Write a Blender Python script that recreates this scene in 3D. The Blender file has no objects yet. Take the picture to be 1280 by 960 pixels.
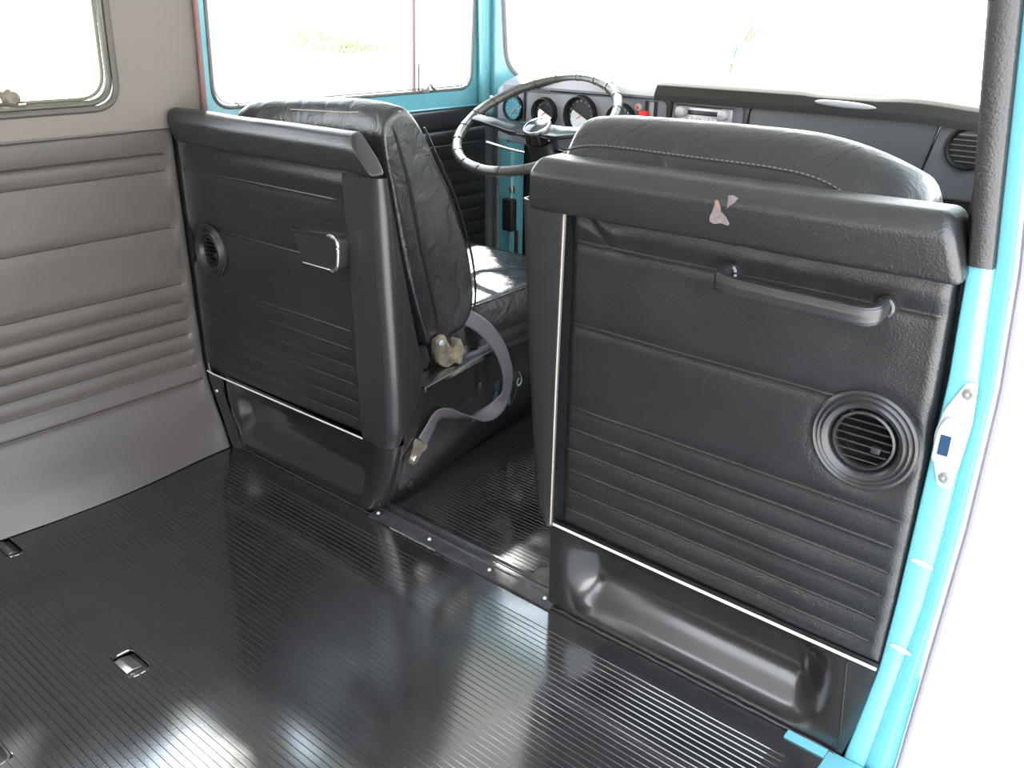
import bpy, bmesh, math, random
from mathutils import Vector, Matrix, noise
random.seed(7)
SC = bpy.context.scene
COL = SC.collection
PI = math.pi

# ------------------------------------------------------------------ materials
def mat(name, col, rough=.5, metal=0., spec=.5, grain=0., gscale=400., wrinkle=0., wscale=18., coat=0., mottled=0., mscale=14., roughvar=0., emit=None, trans=0.):
    m = bpy.data.materials.new(name); m.use_nodes = True
    nt = m.node_tree; N = nt.nodes; L = nt.links
    b = N['Principled BSDF']
    b.inputs['Base Color'].default_value = (*col, 1); b.inputs['Roughness'].default_value = rough
    b.inputs['Metallic'].default_value = metal; b.inputs['Specular IOR Level'].default_value = spec
    b.inputs['Coat Weight'].default_value = coat; b.inputs['Coat Roughness'].default_value = .12
    b.inputs['Transmission Weight'].default_value = trans
    tc = N.new('ShaderNodeTexCoord'); last = None
    def noise_node(scale, detail=3, rough_=.55):
        n = N.new('ShaderNodeTexNoise'); n.inputs['Scale'].default_value = scale
        n.inputs['Detail'].default_value = detail; n.inputs['Roughness'].default_value = rough_
        L.new(tc.outputs['Object'], n.inputs['Vector']); return n
    if grain:
        v = noise_node(gscale, 2); bp = N.new('ShaderNodeBump'); bp.inputs['Strength'].default_value = grain
        bp.inputs['Distance'].default_value = .0006; L.new(v.outputs['Fac'], bp.inputs['Height']); last = bp
    if wrinkle:
        v = noise_node(wscale, 5, .6); v.inputs['Distortion'].default_value = 1.2
        bp = N.new('ShaderNodeBump'); bp.inputs['Strength'].default_value = wrinkle; bp.inputs['Distance'].default_value = .006
        L.new(v.outputs['Fac'], bp.inputs['Height'])
        if last: L.new(last.outputs['Normal'], bp.inputs['Normal'])
        last = bp
    if last: L.new(last.outputs['Normal'], b.inputs['Normal'])
    if mottled:
        v = noise_node(mscale, 6, .65); r = N.new('ShaderNodeValToRGB')
        r.color_ramp.elements[0].position = .35; r.color_ramp.elements[1].position = .7
        r.color_ramp.elements[0].color = (*[c*(1-mottled) for c in col], 1)
        r.color_ramp.elements[1].color = (*[min(1, c*(1+mottled)+.004*mottled) for c in col], 1)
        L.new(v.outputs['Fac'], r.inputs['Fac']); L.new(r.outputs['Color'], b.inputs['Base Color'])
    if roughvar:
        v = noise_node(9, 6, .7); mr = N.new('ShaderNodeMapRange')
        mr.inputs['To Min'].default_value = max(.03, rough-roughvar); mr.inputs['To Max'].default_value = min(1, rough+roughvar)
        mr.inputs['From Min'].default_value = .3; mr.inputs['From Max'].default_value = .7
        L.new(v.outputs['Fac'], mr.inputs['Value']); L.new(mr.outputs['Result'], b.inputs['Roughness'])
    if emit:
        b.inputs['Emission Color'].default_value = (*col, 1); b.inputs['Emission Strength'].default_value = emit
    return m

M = {}
M['vinyl'] = mat('black grained vinyl', (.010, .0097, .0105), .34, spec=.6, grain=1.0, gscale=420, wrinkle=.10, wscale=9, mottled=.15)
M['pad'] = mat('black padded vinyl', (.011, .011, .0115), .34, spec=.6, grain=.9, gscale=380, wrinkle=.08, wscale=14)
M['wallvinyl'] = mat('black wall vinyl', (.056, .048, .043), .46, spec=.6, grain=.35, gscale=420, wrinkle=.08, wscale=8)
M['lining'] = mat('grey window surround lining', (.135, .118, .102), .65, grain=.3, gscale=300, wrinkle=.05)
M['plastic'] = mat('black moulded plastic', (.017, .017, .018), .33, spec=.5, grain=.2, gscale=600)
M['seat'] = mat('black seat leatherette', (.012, .0125, .014), .30, spec=.6, grain=.3, gscale=500, wrinkle=.6, wscale=18)
M['rubber'] = mat('black ribbed floor rubber', (.015, .015, .016), .15, spec=1.0, grain=.15, gscale=260, wrinkle=.03, wscale=7, mottled=.15, mscale=11, roughvar=.05, coat=1.)
M['rubber'].node_tree.nodes['Principled BSDF'].inputs['Coat IOR'].default_value = 1.75
M['metal'] = mat('black painted metal', (.012, .011, .011), .24, spec=.8, grain=.08, gscale=500, wrinkle=.02, wscale=7, mottled=.25, mscale=16, roughvar=.03, coat=.5)
M['seal'] = mat('dark grey rubber seal', (.10, .09, .09), .5)
M['aqua'] = mat('aqua body paint', (.11, .33, .38), .30, coat=.5)
M['aquadark'] = mat('weathered teal paint behind slots', (.13, .30, .33), .45, mottled=.5, mscale=40)
M['dash'] = mat('dark grey dashboard plastic', (.15, .155, .17), .5, grain=.3, gscale=500)
M['dashtop'] = mat('black dashboard padding', (.025, .025, .022), .8, spec=.2, grain=.4, gscale=400)
M['cowl'] = mat('grey instrument cowl', (.30, .30, .32), .5, grain=.2)
M['glove'] = mat('glove box grained vinyl', (.075, .077, .085), .42, grain=.6, gscale=350)
M['chrome'] = mat('chrome', (.75, .75, .75), .12, metal=1)
M['steel'] = mat('brushed steel', (.55, .54, .50), .30, metal=1)
M['brass'] = mat('dull brass hinge metal', (.40, .35, .27), .42, metal=.8, mottled=.4, mscale=60)
M['zinc'] = mat('painted zinc striker', (.40, .45, .45), .35, metal=.3)
M['white'] = mat('cream trim piping', (.62, .58, .58), .4)
M['piping'] = mat('dull beige welt edge', (.30, .25, .20), .5)
M['webbing'] = mat('mauve grey seat belt webbing', (.095, .080, .092), .55)
M['black'] = mat('matt black', (.006, .006, .007), .6)
M['dial'] = mat('teal dial face', (.05, .22, .27), .4)
M['dialdark'] = mat('black dial face', (.02, .02, .022), .3)
M['lens'] = mat('pale dial glass glare', (.55, .57, .6), .08, spec=1., coat=1)  # glare on the dial glass, put into a pale base colour
M['knob'] = mat('pale grey knob', (.38, .38, .36), .4)
M['radio'] = mat('silver radio face', (.45, .42, .48), .3, metal=.5)
M['red'] = mat('red plastic', (.75, .03, .02), .35)
M['redmark'] = mat('orange red needle', (.8, .12, .05), .4)
M['wheel'] = mat('olive black wheel wrap', (.045, .043, .035), .30, spec=.7, grain=.3, gscale=300)
M['gloss'] = mat('gloss black plastic', (.012, .012, .013), .12, spec=.6)
M['torn'] = mat('exposed grey foam', (.12, .10, .095), .85, mottled=.3, mscale=90)
M['thread'] = mat('pale grey thread', (.14, .14, .135), .8)
M['lip'] = mat('worn threshold metal', (.03, .03, .032), .28, mottled=.5, mscale=40)
M['dirt'] = mat('dried brown glue', (.14, .11, .09), .8, mottled=.5, mscale=80)
M['pin'] = mat('worn steel floor catch', (.16, .16, .17), .35, metal=.7)
M['ground'] = mat('pale sunlit concrete', (.62, .61, .58), .9, mottled=.12, mscale=.8)
M['leaf'] = mat('sunlit green foliage', (.22, .30, .14), .7)
M['bark'] = mat('brown bark', (.16, .11, .07), .9)
M['feather'] = mat('cream feather', (.55, .50, .36), .8)
M['turq'] = mat('turquoise bead thread', (.10, .55, .45), .5)
g = bpy.data.materials.new('window glass'); g.use_nodes = True
nt = g.node_tree; nt.nodes.clear()
o_ = nt.nodes.new('ShaderNodeOutputMaterial'); mx = nt.nodes.new('ShaderNodeMixShader')
tr = nt.nodes.new('ShaderNodeBsdfTransparent'); gl = nt.nodes.new('ShaderNodeBsdfGlossy'); gl.inputs['Roughness'].default_value = .02
tr.inputs['Color'].default_value = (.93, .96, .95, 1); mx.inputs['Fac'].default_value = .06
nt.links.new(tr.outputs[0], mx.inputs[1]); nt.links.new(gl.outputs[0], mx.inputs[2]); nt.links.new(mx.outputs[0], o_.inputs['Surface'])
M['glass'] = g

# ------------------------------------------------------------------ object helpers
def link(name, verts, faces, m, parent=None, smooth=True, angle=35, bevel=0, seg=3):
    me = bpy.data.meshes.new(name)
    me.from_pydata([tuple(v) for v in verts], [], faces)
    bm = bmesh.new(); bm.from_mesh(me)
    bmesh.ops.remove_doubles(bm, verts=bm.verts, dist=1e-6)
    bmesh.ops.recalc_face_normals(bm, faces=bm.faces)
    if bevel:
        ed = [e for e in bm.edges if len(e.link_faces) == 2 and e.calc_face_angle() > math.radians(25)]
        bmesh.ops.bevel(bm, geom=ed, offset=bevel, segments=seg, affect='EDGES', profile=.5, clamp_overlap=True)
    bm.to_mesh(me); bm.free()
    o = bpy.data.objects.new(name, me); COL.objects.link(o)
    me.materials.append(M[m] if isinstance(m, str) else m)
    if smooth:
        for p in me.polygons: p.use_smooth = True
        me.set_sharp_from_angle(angle=math.radians(angle))
    if parent is not None:
        o.parent = parent
        o.matrix_parent_inverse = Matrix.Translation(parent_world(parent)).inverted()
    return o
def parent_world(p):
    v = Vector(p.location)
    if p.parent is not None: return Vector(p['_w']) if '_w' in p else v
    return v
class B:
    """collects several shapes that become ONE mesh"""
    def __init__(s): s.v = []; s.f = []
    def add(s, v, f):
        n = len(s.v); s.v += [Vector(x) for x in v]; s.f += [tuple(i+n for i in q) for q in f]; return s
    def out(s, name, m, parent=None, **k): return link(name, s.v, s.f, m, parent, **k)
def box(x0, x1, y0, y1, z0, z1):
    v = [(x, y, z) for x in (x0, x1) for y in (y0, y1) for z in (z0, z1)]
    return v, [(0,1,3,2), (4,6,7,5), (0,4,5,1), (2,3,7,6), (0,2,6,4), (1,5,7,3)]
def catmull(pts, n=8, closed=False):
    P = [Vector(p) for p in pts]; out = []; L = len(P)
    rng = range(L) if closed else range(L-1)
    for i in rng:
        if closed: a, b, c, d = P[i-1], P[i], P[(i+1) % L], P[(i+2) % L]
        else: a, b, c, d = P[max(i-1, 0)], P[i], P[i+1], P[min(i+2, L-1)]
        for k in range(n):
            t = k/n
            out.append(.5*((2*b)+(c-a)*t+(2*a-5*b+4*c-d)*t*t+(3*b-a-3*c+d)*t**3))
    if not closed: out.append(P[-1])
    return out
def tube(path, r, n=12, closed=False, prof=None, up=(0, 0, 1), cap=True):
    """sweep circle (or profile (a,b) list) along path; r may be list"""
    P = [Vector(p) for p in path]; L = len(P); v = []; f = []
    up = Vector(up)
    prof_ = prof or [(math.cos(2*PI*k/n), math.sin(2*PI*k/n)) for k in range(n)]
    n = len(prof_)
    for i in range(L):
        if closed: t = (P[(i+1) % L]-P[i-1])
        else: t = P[min(i+1, L-1)]-P[max(i-1, 0)]
        t.normalize(); a = up.cross(t)
        if a.length < 1e-3: a = Vector((1, 0, 0)).cross(t)
        a.normalize(); b = t.cross(a); rr = r[i] if isinstance(r, (list, tuple)) else r
        for (p, q) in prof_: v.append(P[i]+a*p*rr+b*q*rr)
    for i in range(L if closed else L-1):
        j = (i+1) % L
        for k in range(n): f.append((i*n+k, i*n+(k+1) % n, j*n+(k+1) % n, j*n+k))
    if not closed and cap:
        f.append(tuple(range(n))[::-1]); f.append(tuple((L-1)*n+k for k in range(n)))
    return v, f
def lathe(c, axis, prof, n=48, up=(0, 0, 1)):
    """prof: list of (radius, height along axis)"""
    c = Vector(c); ax = Vector(axis).normalized(); a = Vector(up).cross(ax)
    if a.length < 1e-3: a = Vector((1, 0, 0)).cross(ax)
    a.normalize(); b = ax.cross(a); v = []; f = []
    for (r, h) in prof:
        for k in range(n):
            t = 2*PI*k/n; v.append(c+ax*h+(a*math.cos(t)+b*math.sin(t))*max(r, 1e-5))
    for i in range(len(prof)-1):
        for k in range(n): f.append((i*n+k, i*n+(k+1) % n, (i+1)*n+(k+1) % n, (i+1)*n+k))
    return v, f
def grid(us, vs, fn, skip=None):
    v = [fn(u, w) for u in us for w in vs]; nv = len(vs); f = []
    for i in range(len(us)-1):
        for j in range(nv-1):
            if skip and skip((us[i]+us[i+1])/2, (vs[j]+vs[j+1])/2): continue
            f.append((i*nv+j, (i+1)*nv+j, (i+1)*nv+j+1, i*nv+j+1))
    return v, f
def solid(vf, off):
    """thicken an open surface by translating a copy by off and closing its border"""
    v, f = vf; v = [Vector(x) for x in v]; n = len(v); off = Vector(off)
    edges = {}
    for q in f:
        for a, b in zip(q, q[1:]+q[:1]): edges[(a, b)] = 1
    F = list(f)+[tuple(i+n for i in reversed(q)) for q in f]
    for (a, b) in edges:
        if (b, a) not in edges: F.append((b, a, a+n, b+n))
    return v+[x+off for x in v], F
def prism(poly, axis, a0, a1):
    """poly: list of 2D points; axis 'x','y','z' extrusion"""
    def P(p, a):
        return {'x': (a, p[0], p[1]), 'y': (p[0], a, p[1]), 'z': (p[0], p[1], a)}[axis]
    n = len(poly); v = [P(p, a0) for p in poly]+[P(p, a1) for p in poly]
    f = [tuple(range(n)), tuple(reversed(range(n, 2*n)))]+[(i, i+n, (i+1) % n+n, (i+1) % n) for i in range(n)]
    return v, f
def lin(a, b, n): return [a+(b-a)*i/(n-1) for i in range(n)]
def sm(a, b, x):
    t = max(0., min(1., (x-a)/(b-a))); return t*t*(3-2*t)
def interp(x, tab):
    if x <= tab[0][0]: return tab[0][1]
    for (a, p), (b, q) in zip(tab, tab[1:]):
        if x <= b: return p+(q-p)*(x-a)/(b-a)
    return tab[-1][1]
def thing(name, label, cat, loc=(0, 0, 0), group=None):
    o = bpy.data.objects.new(name, None); COL.objects.link(o); o.location = loc
    o.empty_display_size = .05; o['label'] = label; o['category'] = cat
    if group: o['group'] = group
    return o
def tag(o, label, cat, group=None):
    o['label'] = label; o['category'] = cat
    if group: o['group'] = group
    return o
def struct(o): o['kind'] = 'structure'; return o
def fine(a, b, step, keys, kw=.012, kstep=.0016):
    """coordinates from a to b, refined close to keys"""
    out = []; x = a
    while x < b-1e-6:
        out.append(x); near = any(abs(x-k) < kw for k in keys); x += kstep if near else step
    out.append(b); return out

# ------------------------------------------------------------------ quilted panels
def groove_h(s, t, grooves, wide=.008, dw=.0024, narrow=.0010, dn=-.0016, k2=0.):
    h = 0.
    for (s0, s1, t0) in grooves:
        if abs(t-t0) > .05: continue
        m = sm(s0-.004, s0+.006, s)*(1-sm(s1-.006, s1+.004, s))
        mw = sm(s0-.02, s0+.02, s)*(1-sm(s1-.02, s1+.02, s))
        d = t-t0
        h -= dw*mw*math.exp(-(d/wide)**2)+dn*m*math.exp(-(d/narrow)**2)-k2*dn*m*math.exp(-((d+2.1*narrow)/narrow)**2)
    return h
def edge_h(s, t, s0, s1, t0, t1, w=.012, d=.008):
    e = min(s-s0, s1-s, t-t0, t1-t); e = max(0, min(1, e/w)); return -d*(1-math.sqrt(1-(1-e)**2))
RIBZ = [.376, .339, .303, .268, .232, .197]

# vent: concentric ringed bezel with a slatted barrel, facing -y
def air_vent(parent, cx, cz, r=.0625, name='air_vent'):
    prof = [(r, .0), (r, -.004), (r-.003, -.0065), (r-.006, -.0045), (r-.009, -.008), (r-.012, -.006), (r-.015, -.010), (r-.0175, -.0085), (r-.020, -.0075),
            (r-.022, -.003), (r-.0245, .004), (r-.0245, .030)]
    b = B().add(*lathe((cx, 0, cz), (0, 1, 0), prof, 56))
    b.add(*lathe((cx, 0, cz), (0, 1, 0), [(r-.0245, .030), (0, .030)], 56))
    v = b.out(name, 'plastic', parent, angle=50)
    R_ = r-.0255
    ring = B().add(*lathe((cx, 0, cz), (0, 1, 0), [(R_, .006), (R_, -.004), (R_-.0025, -.0055), (R_-.004, -.003), (R_-.004, .006)], 48))
    ring.out('barrel_ring', 'plastic', v)
    for k in range(7):
        dz = (k-3)*(R_*2/7.6); hw = math.sqrt(max(R_*R_-dz*dz, 1e-6))-.0015
        vv = [(cx+sx*hw, y, cz+dz+z) for sx in (-1, 1) for (y, z) in ((-.003, .0035), (-.0015, .0048), (.014, -.0035), (.0125, -.0048))]
        ff = [(0,1,2,3), (7,6,5,4)]+[(i, i+4, (i+1) % 4+4, (i+1) % 4) for i in range(4)]
        link('slat', vv, ff, 'plastic', v)
    tab = B().add(*box(cx+.010, cx+.021, -.0045, .004, cz-.012, cz-.004))
    tab.out('thumb_tab', 'plastic', v, bevel=.001)
    return v

# =================================================================== PASSENGER PARTITION
pp = thing('passenger_partition', 'black vinyl partition behind the front passenger seat, with grab handle and round vent', 'partition', (1.22, 0, 0))
XL, XR = .990, 1.497
gr = [(.996, 1.484, .630), (.996, 1.382, .508)]+[(.995, 1.487-.001*i, z) for i, z in enumerate(RIBZ)]
VC, VR = (1.431, .464), .0625
def ppanel(x, z):
    xr = interp(z, [(.165, 1.500), (.26, 1.502), (.39, 1.502), (.55, 1.497), (.68, 1.492)])
    s = XL+(x-XL)*(xr-XL)/(XR-XL)
    h = groove_h(s, z, gr)+edge_h(s, z, XL, xr, .168, .70, .014, .010)
    h += .004*math.exp(-((z-.654)/.014)**2)                                   # puffy roll below the pad
    h += .0022*noise.noise(Vector((s*9, z*13, 0)))+.0012*noise.noise(Vector((s*26, z*30, 3)))*sm(.45, .66, z)
    c = (s-1.045)+(z-.662)*1.4                                                 # loose fold beside the side cover
    h += .006*math.exp(-(c/.012)**2)*sm(.61, .65, z)*math.exp(-((s-1.03)/.035)**2)-.004*math.exp(-((c+.022)/.012)**2)*sm(.60, .63, z)*math.exp(-((s-1.03)/.035)**2)
    rv = math.hypot(s-VC[0], z-VC[1]); h -= .003*math.exp(-((rv-VR)/.006)**2)
    return Vector((s, .004-.008*(s-XL)/.5-h, z))
us = fine(XL, XR, .009, [.994, 1.485, XL, XR, 1.03], .014, .0022)
vs = fine(.168, .70, .005, [.168, .508, .630]+RIBZ, .005, .0006)
link('upholstered_panel', *solid(grid(us, vs, ppanel, skip=lambda x, z: math.hypot(x-VC[0], z-VC[1]) < VR-.006), (0, .022, 0)), 'vinyl', pp, angle=60)
air_vent(pp, *VC, r=VR)
B().add(*box(.970, 1.01, .012, .045, .166, .69)).out('dark_gap_filler', 'black', pp)  # added black filler, stands in for the shade in the gap by the cover
# padded rail on top
def rail(name, parent, xl, xr, prof, cuts=26, m='pad', tap=.012, bev=.007):
    """prof: (y,z) loop; xl/xr functions of z; rounded ends by shrinking the end rings"""
    n = len(prof); cy = sum(p[0] for p in prof)/n; cz = sum(p[1] for p in prof)/n
    v = []; ss = []
    for k in range(7): a = PI/2*k/6; ss.append((tap*(1-math.sin(a)) if False else tap*(1-math.sin(a)), math.cos(a)))
    rows = [(0, d, 1-(1-math.sqrt(max(0, 1-c*c)))*1.0) for d, c in [(tap*(1-math.sin(PI/2*k/6)), math.cos(PI/2*k/6)) for k in range(7)]]
    rings = []
    for k in range(7):
        a = PI/2*k/6; rings.append(('L', tap*(1-math.cos(a)), tap*(1-math.sin(a))))
    for k in range(1, cuts): rings.append(('M', k/cuts, 0))
    for k in range(6, -1, -1):
        a = PI/2*k/6; rings.append(('R', tap*(1-math.cos(a)), tap*(1-math.sin(a))))
    for (side, q, ins) in rings:
        for (y, z) in prof:
            d = Vector((y-cy, z-cz)); L = d.length; s_ = (L-ins)/L if L > ins else .05
            yy, zz = cy+d.x*s_, cz+d.y*s_
            a, b = xl(zz), xr(zz)
            x = a+q if side == 'L' else (b-q if side == 'R' else a+tap+(b-a-2*tap)*q)
            w = .0016*noise.noise(Vector((x*7, zz*6, 5)))
            v.append((x, yy+w, zz+w))
    f = []; R_ = len(rings)
    for i in range(R_-1):
        for k in range(n): f.append((i*n+k, i*n+(k+1) % n, (i+1)*n+(k+1) % n, (i+1)*n+k))
    f.append(tuple(reversed(range(n)))); f.append(tuple((R_-1)*n+k for k in range(n)))
    return link(name, v, f, m, parent, angle=70)
def roundpoly(poly, r, n=5):
    """fillet a convex 2D polygon"""
    out = []; L = len(poly)
    for i in range(L):
        p = Vector(poly[i]); a = (Vector(poly[i-1])-p); b = (Vector(poly[(i+1) % L])-p)
        rr = min(r if not isinstance(r, list) else r[i], a.length*.45, b.length*.45); a = p+a.normalized()*rr; b = p+b.normalized()*rr
        for k in range(n+1):
            t = k/n; q = a*(1-t)**2+p*2*t*(1-t)+b*t*t; out.append((q.x, q.y))
    return out
pprof = roundpoly([(-.030, .672), (-.034, .726), (-.014, .743), (.036, .744), (.042, .690), (.0, .672)], .009, 5)
prl = rail('padded_top_rail', pp, lambda z: .940-(.752-z)*.06, lambda z: 1.478+(.752-z)*.36, pprof)
def patch(pts, m, parent, name, y):
    v, f = prism(pts, 'y', y-.0008, y+.0015); return link(name, v, f, m, parent, smooth=False)
# torn spots: positions on the pad face
def px2(x, z): return (x, z)
t1 = [(1.2245, .7245), (1.2275, .7245), (1.2310, .7180), (1.2325, .7120), (1.2400, .7060), (1.2450, .6990), (1.2440, .6970), (1.2340, .6985), (1.2265, .6960), (1.2200, .6985), (1.2195, .7030), (1.2225, .7110), (1.2240, .7180)]
t2 = [(1.2400, .7315), (1.2455, .7325), (1.2520, .7300), (1.2490, .7250), (1.2440, .7205), (1.2405, .7170), (1.2398, .7190), (1.2405, .7245)]
patch(t1, 'torn', prl, 'torn_patch', -.0345)
patch(t2, 'torn', prl, 'torn_patch', -.0335)
patch([(1.2247, .7235), (1.2285, .7225), (1.2290, .7165), (1.2255, .7175)], mat('rusty spot', (.25, .09, .05), .8), prl, 'rust_spot', -.0350)
# glue line under the rail
gb = B()
for k in range(34):
    x = 1.03+.45*k/34+random.uniform(-.004, .004); w = random.uniform(.002, .010)
    gb.add(*box(x, x+w, -.012, -.004, .6695+random.uniform(-.0006, .0006), .6715+random.uniform(-.0006, .0006)))
gb.out('glue_residue', 'dirt', pp, smooth=False)
# side cover: folded vinyl board on the aisle edge
def scov(u, z):
    # plan: from (x right edge) across face to rounded left corner then forward
    w = interp(z, [(.168, 0.), (.2, 1.), (.68, 1.)])
    xl = interp(z, [(.168, .972), (.18, .963), (.20, .953), (.23, .949), (.45, .930), (.68, .914)])
    xr = interp(z, [(.168, .985), (.40, .986), (.68, .990)])
    bulge = .0025*math.sin(min(1, max(0, u))*PI)
    if u <= .7: t = u/.7; return Vector((xr+(xl+.010-xr)*t, -.016-bulge, z))
    if u <= .85: a = (u-.7)/.15*PI/2; return Vector((xl+.010-.010*math.sin(a), -.006-.010*math.cos(a), z))
    return Vector((xl, -.006+(u-.85)/.15*.045, z))
sc = link('side_cover', *solid(grid(lin(0, .7, 12)+lin(.72, .85, 7)+lin(.9, 1, 3), fine(.168, .682, .03, [.168], .05, .006), scov), (.003, .003, 0)), 'pad', pp, angle=50)
ep = [scov(0, z)+Vector((.001, .0, 0)) for z in lin(.172, .684, 20)]
B().add(*tube(ep, .0013, 6, up=(0, 1, 0))).out('welt', 'piping', sc)
ep = [scov(.86, z)+Vector((-.001, .001, 0)) for z in lin(.24, .44, 12)]
B().add(*tube(ep, .0012, 6, up=(0, 1, 0))).out('welt', 'piping', sc)
# light trim strip
ts = B().add(*tube([(.979, -.006, .1665), (1.2, -.009, .1665), (1.5, -.010, .1665)], .0021, 8))
ts.out('trim_strip', 'white', pp)
# grab handle
def grab():
    hy = -.040
    path = catmull([(1.240, -.004, .635), (1.240, -.018, .635), (1.2405, -.033, .632), (1.252, hy, .628), (1.30, hy-.003, .627), (1.37, hy-.003, .626), (1.412, hy, .625), (1.426, -.033, .627), (1.4285, -.018, .631), (1.4285, -.004, .631)], 8)
    prof = []
    for k in range(40):
        a = 2*PI*k/40; c, s = math.cos(a), math.sin(a)
        e = .62; x = abs(c)**e*(1 if c > 0 else -1); y = abs(s)**e*(1 if s > 0 else -1)
        q = 1-(.07 if (k % 3 == 0 and abs(s) < .75) else 0)
        prof.append((x*.72*q, y*1.15*q))
    h = link('grab_handle', *tube(path, .0100, prof=prof, up=(0, 0, 1)), 'plastic', pp, angle=50)
    for x in (1.240, 1.4285):
        z = .635 if x < 1.3 else .631
        B().add(*lathe((x, 0, z), (0, -1, 0), [(0, .016), (.010, .0155), (.0125, .013), (.0135, .006), (.0135, -.004)], 28)).out('mount_cap', 'gloss', h)
    return h
grab()

# =================================================================== DRIVER PARTITION
dp = thing('driver_partition', 'black vinyl partition behind the driver seat, with ashtray and small round vent', 'partition', (.30, 0, 0))
DL, DR = .004, .520
gd = [(.012, .477, .617), (.02, .487, .571), (.116, .385, .502)]+[(.028-.001*i, .497+.001*i, z) for i, z in enumerate(RIBZ)]
DV = (.068, .455)
def dpanel(x, z):
    xr = interp(z, [(.165, .524), (.68, .511)]); s = DL+(x-DL)*(xr-DL)/(DR-DL)
    h = groove_h(s, z, [gd[0]]+gd[2:])+edge_h(s, z, DL, xr, .168, .70, .012, .008)
    h += groove_h(s, z, [gd[1]], .003, .0005, .001, -.0006)
    h += .004*math.exp(-((z-.648)/.015)**2)+.0018*noise.noise(Vector((s*8, z*12, 9)))
    rv = math.hypot(s-DV[0], z-DV[1]); h -= .003*math.exp(-((rv-.056)/.006)**2)
    return Vector((s, -.004+.008*(s-DL)/.5-h, z))
us = fine(DL, DR, .009, [.012, .497, DL, DR], .014, .0024)
vs = fine(.168, .70, .005, [.168, .502, .571, .617]+RIBZ, .005, .0006)
link('upholstered_panel', *solid(grid(us, vs, dpanel, skip=lambda x, z: math.hypot(x-DV[0], z-DV[1]) < .050), (0, .022, 0)), 'vinyl', dp, angle=60)
v = air_vent(dp, *DV, r=.056)
v.data.transform(Matrix.Translation((0, 0, 0)))
dprof = roundpoly([(-.030, .676), (-.036, .718), (-.024, .737), (-.002, .742), (.004, .700), (.0, .676)], .008, 5)
rail('padded_top_rail', dp, lambda z: .010+(.745-z)*.32, lambda z: .560+(.745-z)*.84, dprof, tap=.006)
ts = B().add(*tube([(.012, -.014, .172), (.03, -.011, .1675), (.3, -.007, .1665), (.522, -.004, .1665)], .0016, 8)).out('trim_strip', 'white', dp)
# moulded corner post cover (wedge that widens forward towards the bottom)
def post(u, z):
    xl = interp(z, [(.165, .5235), (.66, .512)])
    xo = interp(z, [(.165, .602), (.20, .612), (.30, .614), (.66, .604)])
    ye = interp(z, [(.165, .018), (.185, .028), (.215, .050), (.26, .078), (.29, .088), (.45, .055), (.66, .017)])
    r = .024
    r = min(r, ye*.8+.004)
    y0 = -.006
    if u <= .5: return Vector((xl+(xo-r-xl)*(u/.5), y0, z))
    if u <= .8: a = (u-.5)/.3*PI/2; return Vector((xo-r+r*math.sin(a), y0+r*(1-math.cos(a)), z))
    return Vector((xo+(u-.8)/.2*(-.15*ye), y0+r+(ye-y0-r)*(u-.8)/.2, z))
us = lin(0, .5, 8)+lin(.52, .8, 12)+lin(.85, 1, 5)
link('corner_post_cover', *solid(grid(us, fine(.168, .668, .02, [.168, .668], .03, .004), post), (-.004, .004, 0)), 'plastic', dp, angle=50)
v = [post(u, .667) for u in us]; v = [p for p in v]+[Vector((.515, .03, .664))]
link('post_cap', v, [tuple(range(len(v)))], 'plastic', dp)
# ashtray: flat pocket with chrome right edge
ap = roundpoly([(.388, .5555), (.520, .5625), (.512, .498), (.410, .4985)], [.006, .014, .012, .004], 6)
at_ = thing_at = link('ashtray', *prism(ap, 'y', -.026, .004), 'plastic', dp, bevel=.002)
lip = catmull([(.386, -.026, .5555), (.42, -.030, .5585), (.46, -.031, .561), (.497, -.031, .562)], 6)
B().add(*tube(lip, [.003]+[.0045]*(len(lip)-1), 10)).out('ashtray_lip', 'gloss', at_)
lip = catmull([(.494, -.029, .5625), (.510, -.029, .559), (.5175, -.029, .549), (.516, -.029, .525), (.512, -.029, .508), (.503, -.029, .4995), (.495, -.028, .4985)], 6)
B().add(*tube(lip, .0035, 10)).out('chrome_edge', 'chrome', at_)
lip = [(.412, -.027, .4985), (.497, -.027, .4985)]
B().add(*tube(lip, .001, 6)).out('lower_edge', 'steel', at_)

# =================================================================== SEAT PEDESTALS
dpd = thing('driver_seat_pedestal', 'black painted metal box under the driver seat, with slots along the aisle', 'seat base', (.3, .1, 0))
def kick(s, z, x0, x1, zt=.166, d=.040):
    """inward depth of the pressed recess"""
    mx_ = sm(x0+.012, x0+.075, s)*(1-sm(x1-.085, x1-.02, s))
    prof = interp(z, [(0, 0), (.012, .02), (.03, .16), (.05, .50), (.07, .80), (.085, .93), (.10, .97), (.125, .80), (.145, .45), (.158, .12), (.166, 0)])
    prof2 = sm(.0, .085, z)*(1-sm(.115, .163, z))
    return d*mx_*(.35*prof+.65*prof2)
def pxc(z): return .532+.072*min(1, z/.17)**.55+.05*max(0, z-.17)
SLOTS = [(.358, .135), (.438, .128)]
def ped(u, z):
    xc = pxc(z); r = .028
    if u < 1: x = .050+(xc-r-.050)*u; return Vector((x, kick(x, z, .055, .565, d=.030), z))
    if u < 1.3: a = (u-1)/.3*PI/2; return Vector((xc-r+r*math.sin(a), r*(1-math.cos(a)), z))
    y = r+(u-1.3)*1.0; h = 0.
    for yc, za, zb in ((.185, .095, .195), (.285, .105, .20)):
        h += .004*math.exp(-((y-yc)/.0035)**2)*sm(za-.008, za+.008, z)*(1-sm(zb-.008, zb+.008, z))
    return Vector((xc-.15*(y-r)+h, y, z))
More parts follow.
